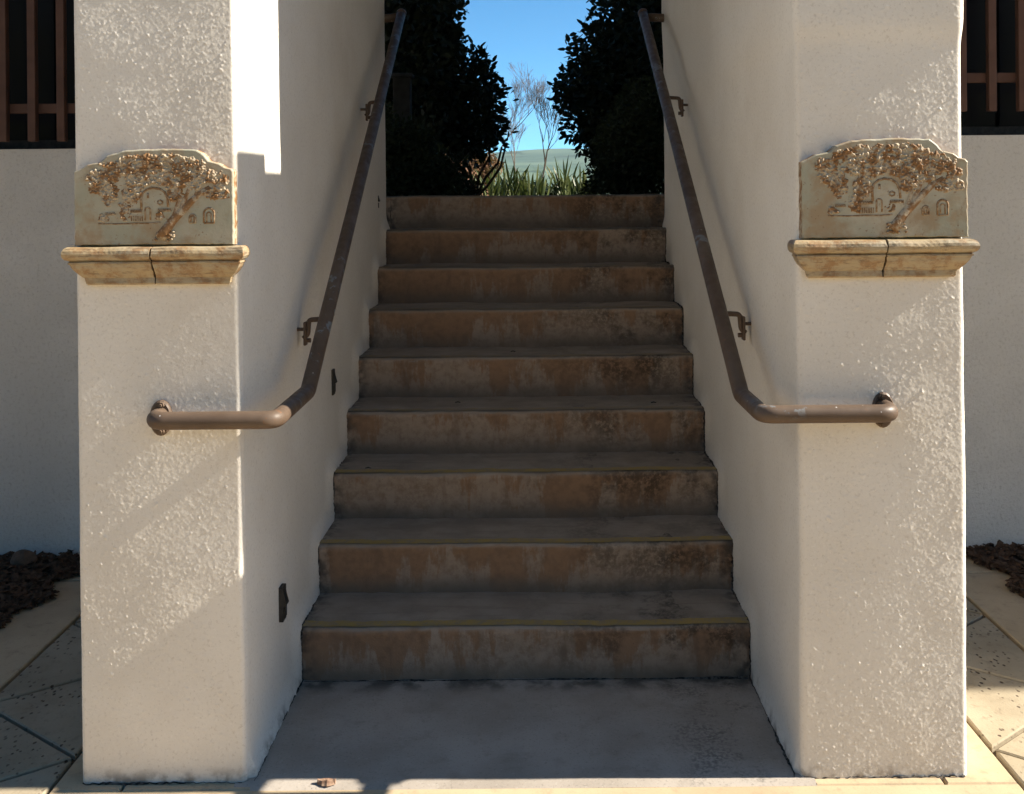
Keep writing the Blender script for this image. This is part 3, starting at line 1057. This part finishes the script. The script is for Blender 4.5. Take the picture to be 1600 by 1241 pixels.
ledge(-1.229, -0.750, 1.444, 0.486, 'yellow-brown glazed ledge under the plaque on the left pier', 3)
ledge(0.697, 1.187, 1.446, 0.507, 'yellow-brown glazed ledge under the plaque on the right pier', 4)
plaque(-1.208, -0.782, 1.4485, 'ceramic plaque with oak tree relief on the left pier', 13)
plaque(0.729, 1.171, 1.4505, 'ceramic plaque with oak tree relief on the right pier', 14)

# ================================================================== handrails
RR = 0.0235


def handrail(s, xe, x1, yf, zr, y2, y3, z3, wall_x, label, brackets, seed):
    rnd = random.Random(seed)
    root = empty('handrail', (x1, yf, 0))
    tag(root, label, 'handrail', 'brown pipe handrails')
    pts = [(xe, PIER_Y - 0.006, zr), (xe, yf, zr), (x1, yf, zr), (x1, y2, zr), (x1, y3, z3)]
    P = fillet(pts, (0.038, 0.036, 0.018), 8)
    mb = MB()
    mb.tube(P, RR, 22)
    local(mb.build('pipe', M['rail'], root, True), root)
    # return at the top, behind the wall end
    mb = MB()
    mb.tube([(x1, y3 + 0.0, z3 - 0.018), (wall_x + s * 0.20, y3 + 0.03, z3 - 0.03)], RR * 0.95, 18)
    local(mb.build('return_pipe', M['rail'], root, True), root)
    # weld ring
    mb = MB()
    mb.tube([(x1, y3 - 0.012, z3 - 0.008), (x1, y3 + 0.01, z3 + 0.006)], RR * 1.12, 18)
    local(mb.build('end_cap', M['rail'], root, True), root)
    # flange on the pier with a bolt below
    fl = MB()
    prof = []
    n = 20
    for yy, sc in ((PIER_Y + 0.004, 1.0), (PIER_Y - 0.007, 1.0), (PIER_Y - 0.011, 0.9)):
        for i in range(n):
            a = 2 * math.pi * i / n
            prof.append((xe + 0.030 * sc * math.cos(a), yy, zr - 0.006 + 0.048 * sc * math.sin(a)))
    ff = [tuple(range(2 * n, 3 * n))]
    for r_ in range(2):
        for i in range(n):
            j = (i + 1) % n
            ff.append((r_ * n + i, r_ * n + j, (r_ + 1) * n + j, (r_ + 1) * n + i))
    fl.add(prof, ff)
    fo = local(fl.build('flange', M['rail'], root), root)
    for dz in (-0.040, 0.030):
        mb = MB()
        mb.tube([(xe - s * 0.004, PIER_Y - 0.010, zr + dz), (xe - s * 0.004, PIER_Y - 0.020, zr + dz)], 0.009, 6)
        mb.tube([(xe - s * 0.004, PIER_Y - 0.019, zr + dz), (xe - s * 0.004, PIER_Y - 0.026, zr + dz)], 0.005, 8)
        mb.build('bolt', M['rail'], fo)
    slope = (z3 - zr) / (y3 - y2)
    for (yb, wx, drop) in brackets:
        zb = zr + slope * (yb - y2) - RR
        mb = MB()
        A = Vector((x1, yb, zb + 0.002))
        path = fillet([A, A + Vector((0, 0, -0.012 - drop)), Vector((wx - s * 0.006, yb + 0.004, zb - 0.014 - drop)), Vector((wx - s * 0.002, yb + 0.004, zb - 0.062 - drop)), Vector((wx + s * 0.012, yb + 0.004, zb - 0.075 - drop))], (0.008, 0.012, 0.008), 5)
        mb.tube(path, 0.0085, 10)
        br = local(mb.build('bracket', M['rail'], root, True), root)
        mb = MB()
        a, b = sorted((wx + s * 0.010, wx + s * 0.001))
        mb.box((a, yb - 0.012, zb - 0.098 - drop), (b, yb + 0.018, zb - 0.020 - drop), 0.003)
        mb.tube([(wx + s * 0.009, yb + 0.003, zb - 0.045 - drop), (wx + s * 0.045, yb + 0.003, zb - 0.045 - drop)], 0.006, 8)
        mb.build('wall_plate', M['rail'], br)
        mb = MB()
        mb.tube([(wx + s * 0.004, yb + 0.004, zb - 0.082 - drop), (wx - s * 0.012, yb + 0.004, zb - 0.082 - drop)], 0.008, 6)
        mb.build('bolt', M['rail'], br)
        mb = MB()
        mb.box((x1 - 0.014, yb - 0.035, zb - 0.004 - 0.0), (x1 + 0.014, yb + 0.035, zb + 0.004), 0.002)
        mb.build('saddle', M['rail'], br)
    return root


handrail(-1, -0.990, -0.666, 2.682, 0.989, 3.075, 5.45, 2.548, -0.755, 'brown pipe handrail fixed to the left stair wall', ((3.40, -0.738, 0.0), (4.68, -0.728, 0.0)), 1)
handrail(1, 0.947, 0.608, 2.672, 0.994, 2.945, 5.34, 2.518, 0.724, 'brown pipe handrail fixed to the right stair wall', ((3.33, 0.692, 0.022), (4.62, 0.694, 0.015)), 2)

# ================================================================== hooded step lights on the left wall
def step_light(px, py, h, label):
    # find the wall point under the pixel
    wx = -0.762
    a, b = px - VPX, py - VPY
    a, b = a - b * ROLL, b + a * ROLL
    y = wx * F / a
    z = EYE - b * y / F
    root = empty('step_light', (wx, y, z))
    tag(root, label, 'step light', 'black step lights on the left wall')
    w = h * 0.40
    mb = MB()
    mb.box((-0.010, -w / 2, -h / 2), (0.006, w / 2, h / 2), 0.002)
    mb.build('plate', M['black'], root)
    mb = MB()
    v, f = [], []
    for yy in (-w * 0.42, w * 0.42):
        v += [(0.004, yy, h * 0.46), (0.009, yy, h * 0.20), (0.015, yy, -0.02 * h), (0.012, yy, -0.05 * h), (0.004, yy, -0.05 * h)]
    f = [(0, 1, 2, 3, 4), (9, 8, 7, 6, 5)] + [(i, 5 + i, 5 + (i + 1) % 5, (i + 1) % 5) for i in range(5)]
    mb.add(v, f)
    mb.build('hood', M['black'], root)
    mb = MB()
    mb.box((0.0062, -w * 0.36, -h * 0.40), (0.009, w * 0.36, -h * 0.10))
    mb.build('lens', M['black'], root)


step_light(442, 942, 0.105, 'small black hooded light low on the left wall, lowest of three')
step_light(520, 597, 0.098, 'small black hooded light on the left wall, middle of three')
step_light(589, 314, 0.090, 'small black hooded light near the top step, highest of three')

# ================================================================== mulch beds, rock, debris
def mulch(s, label):
    root_v, root_f = [], []
    nx, ny = 40, 40
    x_in = 1.98
    for i in range(nx):
        for j in range(ny):
            u, v_ = i / (nx - 1), j / (ny - 1)
            yy = 3.05 + (FY + 0.02 - 3.05) * v_
            xin = x_in + (0.04 * math.sin(yy * 9) + 0.03 * math.sin(yy * 23)) - 0.17 * max(0, (yy - 4.05) / 0.38) ** 2
            xx = xin + (3.6 - xin) * u
            zz = -0.012 + 0.025 * min(1, u * 9) + 0.02 * v_ + random.uniform(-0.006, 0.006)
            root_v.append((s * xx, yy, zz))
    for i in range(nx - 1):
        for j in range(ny - 1):
            q = (i * ny + j, (i + 1) * ny + j, (i + 1) * ny + j + 1, i * ny + j + 1)
            root_f.append(q if s > 0 else q[::-1])
    mb = MB()
    mb.v = [Vector(p) for p in root_v]
    mb.f = root_f
    for _ in range(2600):
        yy = random.uniform(3.1, FY - 0.01)
        xin = x_in + 0.04 * math.sin(yy * 9) + 0.03 * math.sin(yy * 23) - 0.17 * max(0, (yy - 4.05) / 0.38) ** 2
        u = random.random() ** 2.2
        xx = xin - 0.015 + u * 0.8
        zz = 0.002 + 0.026 * min(1, u * 6) + 0.02 * (yy - 3.05) / 1.4
        L, w, t = random.uniform(0.012, 0.045), random.uniform(0.006, 0.016), random.uniform(0.003, 0.008)
        mt = Matrix.Translation((s * xx, yy, zz)) @ Matrix.Rotation(random.uniform(0, 6.28), 4, 'Z') @ Matrix.Rotation(random.uniform(-0.6, 0.6), 4, 'Y')
        vv = [mt @ Vector(p) for p in ((-L, -w * 0.6, 0), (L * 0.8, -w, 0), (L, w * 0.7, 0), (-L * 0.7, w, 0), (-L * 0.8, 0, t), (L * 0.8, 0, t))]
        mb.add(vv, [(0, 1, 5, 4), (2, 3, 4, 5), (1, 2, 5), (3, 0, 4), (3, 2, 1, 0)])
    o = mb.build('mulch', M['bark_chip'])
    tag(o, label, 'mulch', kind='stuff')


mulch(-1, 'dark bark mulch at the foot of the left building wall')
mulch(1, 'dark bark mulch at the foot of the right building wall')


def rock(loc, r, label, seed):
    rnd = random.Random(seed)
    import bmesh
    bm = bmesh.new()
    bmesh.ops.create_icosphere(bm, subdivisions=3, radius=1)
    ph = [Vector((rnd.gauss(0, 1), rnd.gauss(0, 1), rnd.gauss(0, 1))) for _ in range(7)]
    for v in bm.verts:
        c = v.co.copy()
        k = 1 + 0.09 * sum(math.sin(c.dot(p) * 1.8 + i) for i, p in enumerate(ph)) * 0.5
        v.co = Vector((c.x * r[0], c.y * r[1], c.z * r[2])) * k
    me = bpy.data.meshes.new('rock')
    bm.to_mesh(me)
    bm.free()
    o = mobj('rock', me, M['rock'], None, False, loc)
    tag(o, label, 'rock')


p = W(28, 862, 4.25)
rock((p.x, 4.30, 0.06), (0.058, 0.04, 0.042), 'brown rock lying on the mulch by the left building wall', 3)

# wood chip on the sunlit slab edge
p = W(510, 1217, 2.74)
mb = MB()
n = 8
rows = []
for i in range(n):
    t = i / (n - 1)
    w = 0.010 * (0.5 + math.sin(math.pi * min(0.95, max(0.08, t)))) * random.uniform(0.8, 1.1)
    rows += [(-0.024 + 0.048 * t, -w, 0), (-0.024 + 0.048 * t, w, 0.001), (-0.024 + 0.048 * t, w * 0.6, 0.009 + random.uniform(-0.002, 0.002)), (-0.024 + 0.048 * t, -w * 0.5, 0.011 + random.uniform(-0.002, 0.002))]
fs = [(3, 2, 1, 0), tuple(4 * (n - 1) + q for q in range(4))]
for i in range(n - 1):
    for q in range(4):
        fs.append((4 * i + q, 4 * i + (q + 1) % 4, 4 * i + 4 + (q + 1) % 4, 4 * i + 4 + q))
mb.add(rows, fs)
o = mb.build('wood_chip', M['wood_chip'], None, False, (p.x, 2.742, 0.002))
tag(o, 'small reddish wood chip lying on the sunlit front edge of the slab', 'wood chip')

# dark twig bits on the treads
for (px, k, dy, label) in ((575, 3, 0.05, 'tiny dark twig on the third step'), (716, 4, 0.14, 'tiny dark twig on the fourth step, left of centre'), (1022, 4, 0.10, 'tiny dark twig on the fourth step, towards the right'), (803, 5, 0.10, 'tiny dark twig on the fifth step')):
    yy = D1 + (k - 1) * RUN + dy
    x = W(px, 700, yy).x
    mb = MB()
    mb.tube([(-0.011, 0, 0), (0.0, 0.002, 0.002), (0.011, -0.001, 0)], [0.002, 0.0028, 0.0015], 6)
    o = mb.build('twig', M['black'], None, False, (x, yy, k * RISE + 0.0085))
    tag(o, label, 'twig')

# ================================================================== garden terrace above
gv = [(-14, BACK_Y + 1.1, TOP - 0.012), (14, BACK_Y + 1.1, TOP - 0.012), (14, 26, TOP - 0.02), (-14, 26, TOP - 0.02), (-40, 140, -3.0), (40, 140, -3.0)]
g = obj('garden_ground', gv, [(0, 1, 2, 3), (3, 2, 5, 4)], M['soil'])
tag(g, None, kind='structure')
ns_, nr = 160, 36
hv, hf = [], []
hr = random.Random(5)
phs = [(hr.uniform(0, 6.28), hr.uniform(0.4, 1)) for _ in range(12)]
for i in range(ns_):
    u = i / (ns_ - 1)
    x = -1600 + 3200 * u
    ridge = 72 + sum(q[1] * 3.4 * math.sin(x * 0.0035 * (1 + 0.8 * j) + q[0]) / (1 + 0.5 * j) for j, q in enumerate(phs))
    for j in range(nr):
        v_ = j / (nr - 1)
        y = 500 + 1100 * v_
        prof_ = math.sin(min(1, v_ * 1.12) * math.pi / 2) ** 1.4
        hv.append((x, y, -6 + ridge * prof_ * (1 + 0.05 * math.sin(x * 0.02 + v_ * 9) + 0.06 * math.sin(x * 0.011 - v_ * 14))))
for i in range(ns_ - 1):
    for j in range(nr - 1):
        hf.append((i * nr + j, (i + 1) * nr + j, (i + 1) * nr + j + 1, i * nr + j + 1))
h = obj('hill', hv, hf, M['hill'], None, True)
tag(h, None, kind='structure')

# ------------------------------------------------------------------ foliage
def leaves(name, centers, radii, count, L, Wl, m_, parent, seed, droop=0.3, shell=0.55):
    """leaf blades (4 triangles each) spread through a union of ellipsoids, numpy"""
    rng = np.random.default_rng(seed)
    C = np.array(centers, float)
    Rr = np.array(radii, float)
    wgt = Rr.prod(1) ** 0.8
    pick = rng.choice(len(C), count, p=wgt / wgt.sum())
    d = rng.standard_normal((count, 3))
    d /= np.linalg.norm(d, axis=1)[:, None]
    rad = rng.random(count) ** shell
    lobes = 1 + 0.12 * np.sin(d[:, 0] * 7 + pick) + 0.12 * np.sin(d[:, 2] * 9 + pick * 2.1)
    rad = rad * lobes
    P = C[pick] + d * Rr[pick] * rad[:, None]
    ax = d * 0.8 + rng.standard_normal((count, 3)) * 0.75
    ax[:, 2] += 0.25 - droop
    ax /= np.linalg.norm(ax, axis=1)[:, None]
    up = rng.standard_normal((count, 3))
    sd = np.cross(ax, up)
    sd /= np.linalg.norm(sd, axis=1)[:, None]
    nr_ = np.cross(sd, ax)
    l = L * rng.uniform(0.6, 1.25, count)[:, None]
    w = Wl * rng.uniform(0.7, 1.2, count)[:, None]
    v0 = P
    v1 = P + ax * l * 0.35 + sd * w
    v2 = P + ax * l * 0.75 + sd * w * 0.75 - nr_ * l * 0.06
    v3 = P + ax * l - nr_ * l * 0.14
    v4 = P + ax * l * 0.75 - sd * w * 0.75 - nr_ * l * 0.06
    v5 = P + ax * l * 0.35 - sd * w
    V = np.stack([v0, v1, v2, v3, v4, v5], 1).reshape(-1, 3)
    b = np.arange(count)[:, None] * 6
    F_ = np.concatenate([b + np.array([[0, 1, 2, 3]]), b + np.array([[0, 3, 4, 5]])], 0)
    return mobj(name, np_mesh(name, V, F_), m_, parent)


def tree(name, label, cat, d, lumps, depth, count, L, Wl, m_, stems, seed, group=None):
    root = empty(name, (0, 0, 0))
    cs, rs = [], []
    rnd = random.Random(seed)
    for (px, py, r) in lumps:
        c = W(px, py, d)
        rr = r * d / F
        cs.append((c.x, d + rnd.uniform(-0.2, 0.3) * depth, c.z))
        rs.append((rr, rr * depth, rr))
        # little satellites break the outline
        for _ in range(4):
            a = rnd.uniform(0, 6.28)
            q = rnd.uniform(0.75, 0.92)
            cs.append((c.x + rr * q * math.cos(a), d + rnd.uniform(-0.3, 0.3), c.z + rr * q * math.sin(a)))
            rs.append((rr * 0.24, rr * 0.3, rr * 0.24))
    base = W(stems[0][0][0], stems[0][0][1], d) if stems else Vector((cs[0][0], d, TOP))
    root.location = (base.x, d, TOP)
    tag(root, label, cat, group)
    cr = leaves('crown', cs, rs, count, L, Wl, m_, root, seed)
    local(cr, root)
    mb = MB()
    for st in stems:
        pts = [W(px, py, d + dd) for (px, py, dd) in [(q[0], q[1], q[2] if len(q) > 2 else 0) for q in st]]
        mb.tube(pts, [0.014 * (1 - 0.5 * i / len(pts)) for i in range(len(pts))], 7)
    if stems:
        local(mb.build('trunk', M['bark'], root, True), root)
    return root


tree('camellia_tree', 'dark leafy tree with several thin stems left of the sky gap', 'tree', 9.0,
     [(640, -40, 100), (645, 25, 78), (655, 60, 70), (695, 150, 84), (722, 175, 70), (742, 200, 50), (650, 140, 95), (600, 70, 120), (660, 215, 55), (715, 205, 45), (590, -190, 140), (570, 190, 90), (755, 130, 28), (745, 100, 26)], 1.3, 26000, 0.075, 0.020, M['leaf_dark'],
     [[(742, 312), (735, 270), (722, 240), (700, 190)], [(744, 312), (748, 275), (765, 245), (760, 200)], [(743, 312), (758, 278), (778, 255), (784, 230)], [(741, 312), (728, 280), (712, 245), (690, 200)], [(745, 308), (762, 290), (782, 262), (790, 228)]], 31)
tree('camellia_tree', 'dark leafy tree right of the sky gap, crown reaching out of frame', 'tree', 9.3,
     [(960, 150, 88), (952, 112, 78), (990, 30, 78), (1015, -60, 100), (930, 185, 54), (1000, 200, 85), (940, 215, 40), (1065, 100, 115), (975, 70, 60), (1060, -160, 130), (905, 120, 36), (968, 235, 40)], 1.3, 24000, 0.075, 0.020, M['leaf_dark'],
     [[(955, 312), (958, 285), (952, 255), (940, 215)], [(957, 312), (965, 280), (975, 240), (985, 190)], [(953, 300), (945, 275), (925, 246), (905, 240)]], 32)
tree('bush', 'low dark green bush beside the top step on the left', 'bush', 7.0,
     [(640, 255, 58), (618, 225, 45), (690, 275, 40), (728, 294, 20), (610, 290, 60), (670, 300, 45), (585, 230, 60)], 1.2, 17000, 0.040, 0.009, M['leaf_fine'], [], 33)
tree('bush', 'tall dark green bush beside the top step on the right', 'bush', 7.2,
     [(990, 225, 62), (1012, 175, 55), (935, 290, 26), (960, 272, 40), (1030, 250, 70), (1000, 295, 55), (1045, 190, 70)], 1.2, 17000, 0.040, 0.009, M['leaf_fine'], [], 34)
tree('bush', 'russet brown shrub seen between the stems of the left tree', 'bush', 13.0,
     [(735, 258, 26), (762, 262, 22), (745, 285, 26), (715, 262, 24)], 1.2, 5000, 0.05, 0.012, M['leaf_russet'], [], 35)


def bare_tree(label, d, base, lean, height, seed, spread, m_, gens=6, r0=0.03, first=0.35, rmin=0.0026):
    rnd = random.Random(seed)
    b = W(base[0], base[1], d)
    root = empty('bare_tree', (b.x, d, TOP))
    tag(root, label, 'tree', 'leafless trees in the sky gap')
    tr, cr = MB(), MB()

    def grow(p, dr, L, r, g):
        n = 4
        pts, q = [p], p.copy()
        dd = dr.copy()
        for i in range(n):
            dd = (dd + Vector((rnd.gauss(0, 0.09), rnd.gauss(0, 0.09), rnd.gauss(0, 0.05) + 0.03))).normalized()
            q = q + dd * (L / n)
            pts.append(q.copy())
        (tr if g == 0 else cr).tube(pts, [max(rmin, r * (1 - 0.45 * i / n)) for i in range(n + 1)], 5 if g < 2 else 3, cap=False)
        if g >= gens:
            return
        kids = 3 if g < 5 else 2
        for k in range(kids):
            t = rnd.randint(2, n) if k else n
            ax = Vector((rnd.gauss(0, 1), rnd.gauss(0, 0.7), rnd.gauss(0, 0.4))).normalized()
            nd = (dd + ax * spread * rnd.uniform(0.5, 1.2) + Vector((0, 0, 0.12))).normalized()
            grow(pts[t], nd, L * rnd.uniform(0.62, 0.85), r * 0.58, g + 1)
    start = b.copy()
    start.y = d
    grow(start, Vector(lean).normalized(), height * first, r0, 0)
    local(tr.build('trunk', m_, root), root)
    local(cr.build('crown', m_, root), root)


bare_tree('leafless twiggy tree leaning right from behind the left tree', 15.0, (783, 232), (0.55, 0.0, 1.0), 1.5, 3, 0.52, M['twig'], 7, 0.012, 0.24, 0.0013)
bare_tree('slender leafless tree standing among the flax leaves', 12.0, (845, 306), (0.03, 0, 1), 1.35, 8, 0.38, M['bark'], 5, 0.014, 0.30, 0.0019)
bare_tree('small pale leafless tree behind the flax, left of the slender one', 22.0, (812, 300), (0.0, 0, 1), 1.9, 12, 0.45, M['twig'], 5, 0.018, 0.30)

tree('bush', 'low green ground cover behind the flax plants', 'bush', 14.0,
     [(px_, 303 + (i_ % 3), 15) for i_, px_ in enumerate(range(760, 930, 14))], 1.2, 6000, 0.06, 0.014, M['leaf_fine'], [], 36)
# flax clumps
def blade_mesh(seed):
    rnd = random.Random(seed)
    n = 9
    v, f = [], []
    bend = rnd.uniform(0.05, 0.5)
    for i in range(n):
        t = i / (n - 1)
        w = 0.017 * (0.55 + 0.9 * t - 1.45 * t ** 3) if t < 0.99 else 0.0008
        x = bend * t ** 2.3 * 0.5
        z = t * (1 - 0.28 * bend * t * t)
        v += [(x, -w, z), (x - w * 0.35, 0, z), (x, w, z)]
    for i in range(n - 1):
        for k in range(2):
            f.append((3 * i + k, 3 * i + k + 1, 3 * i + 4 + k, 3 * i + 3 + k))
    me = bpy.data.meshes.new('leaf_blade')
    me.from_pydata(v, [], f)
    me.materials.append(M['leaf_flax'])
    return me


blades = [blade_mesh(i) for i in range(8)]
for i, (px, d, hh, nb, label) in enumerate(((768, 11.2, 0.40, 30, 'spiky flax plant beneath the stems of the left tree'), (800, 12.4, 0.55, 40, 'spiky flax plant left of the slender leafless tree'), (838, 11.0, 0.42, 34, 'spiky flax plant at the foot of the slender leafless tree'),
                                            (880, 12.2, 0.56, 40, 'spiky flax plant with long pointed leaves right of the slender tree'), (912, 11.0, 0.40, 28, 'spiky flax plant at the foot of the right tree'))):
    x = W(px, 300, d).x
    root = empty('flax_plant', (x, d, TOP - 0.03))
    tag(root, label, 'flax plant', 'flax plants beyond the top step')
    rnd = random.Random(50 + i)
    for k in range(nb):
        o = bpy.data.objects.new('leaf_blade', blades[k % 8])
        COL.objects.link(o)
        o.parent = root
        o.location = (rnd.gauss(0, 0.06), rnd.gauss(0, 0.06), 0)
        o.rotation_euler = (rnd.gauss(0, 0.12), rnd.gauss(0.25, 0.22), rnd.uniform(0, 6.28))
        s_ = hh * rnd.uniform(0.45, 1.0)
        o.scale = (s_ * 1.1, 1.0, s_)

# grey garden post behind the left rail
pa, pb = W(613, 150, 7.9), W(645, 150, 7.9)
post = empty('garden_post', ((pa.x + pb.x) / 2, 7.9, TOP))
tag(post, 'grey garden post half hidden behind the left handrail', 'post')
hz = W(630, 122, 7.9).z - TOP
mb = MB()
mb.box((-0.065, -0.065, -0.05), (0.065, 0.065, hz), 0.006)
mb.build('shaft', M['post'], post)
mb = MB()
mb.box((-0.085, -0.085, hz), (0.085, 0.085, hz + 0.03), 0.008)
mb.build('cap', M['post'], post)

# ================================================================== air
mb = MB()
mb.box((-1900, -450, -12), (1900, 1850, 125))
hm = bpy.data.materials.new('haze_air')
hm.use_nodes = True
hn = hm.node_tree
hn.nodes.remove(hn.nodes['Principled BSDF'])
pv = hn.nodes.new('ShaderNodeVolumePrincipled')
pv.inputs['Color'].default_value = (0.72, 0.86, 1.0, 1)
pv.inputs['Density'].default_value = 0.00018
pv.inputs['Anisotropy'].default_value = 0.2
hn.links.new(pv.outputs[0], hn.nodes['Material Output'].inputs['Volume'])
hz_o = mb.build('haze', hm)
tag(hz_o, None, kind='stuff')
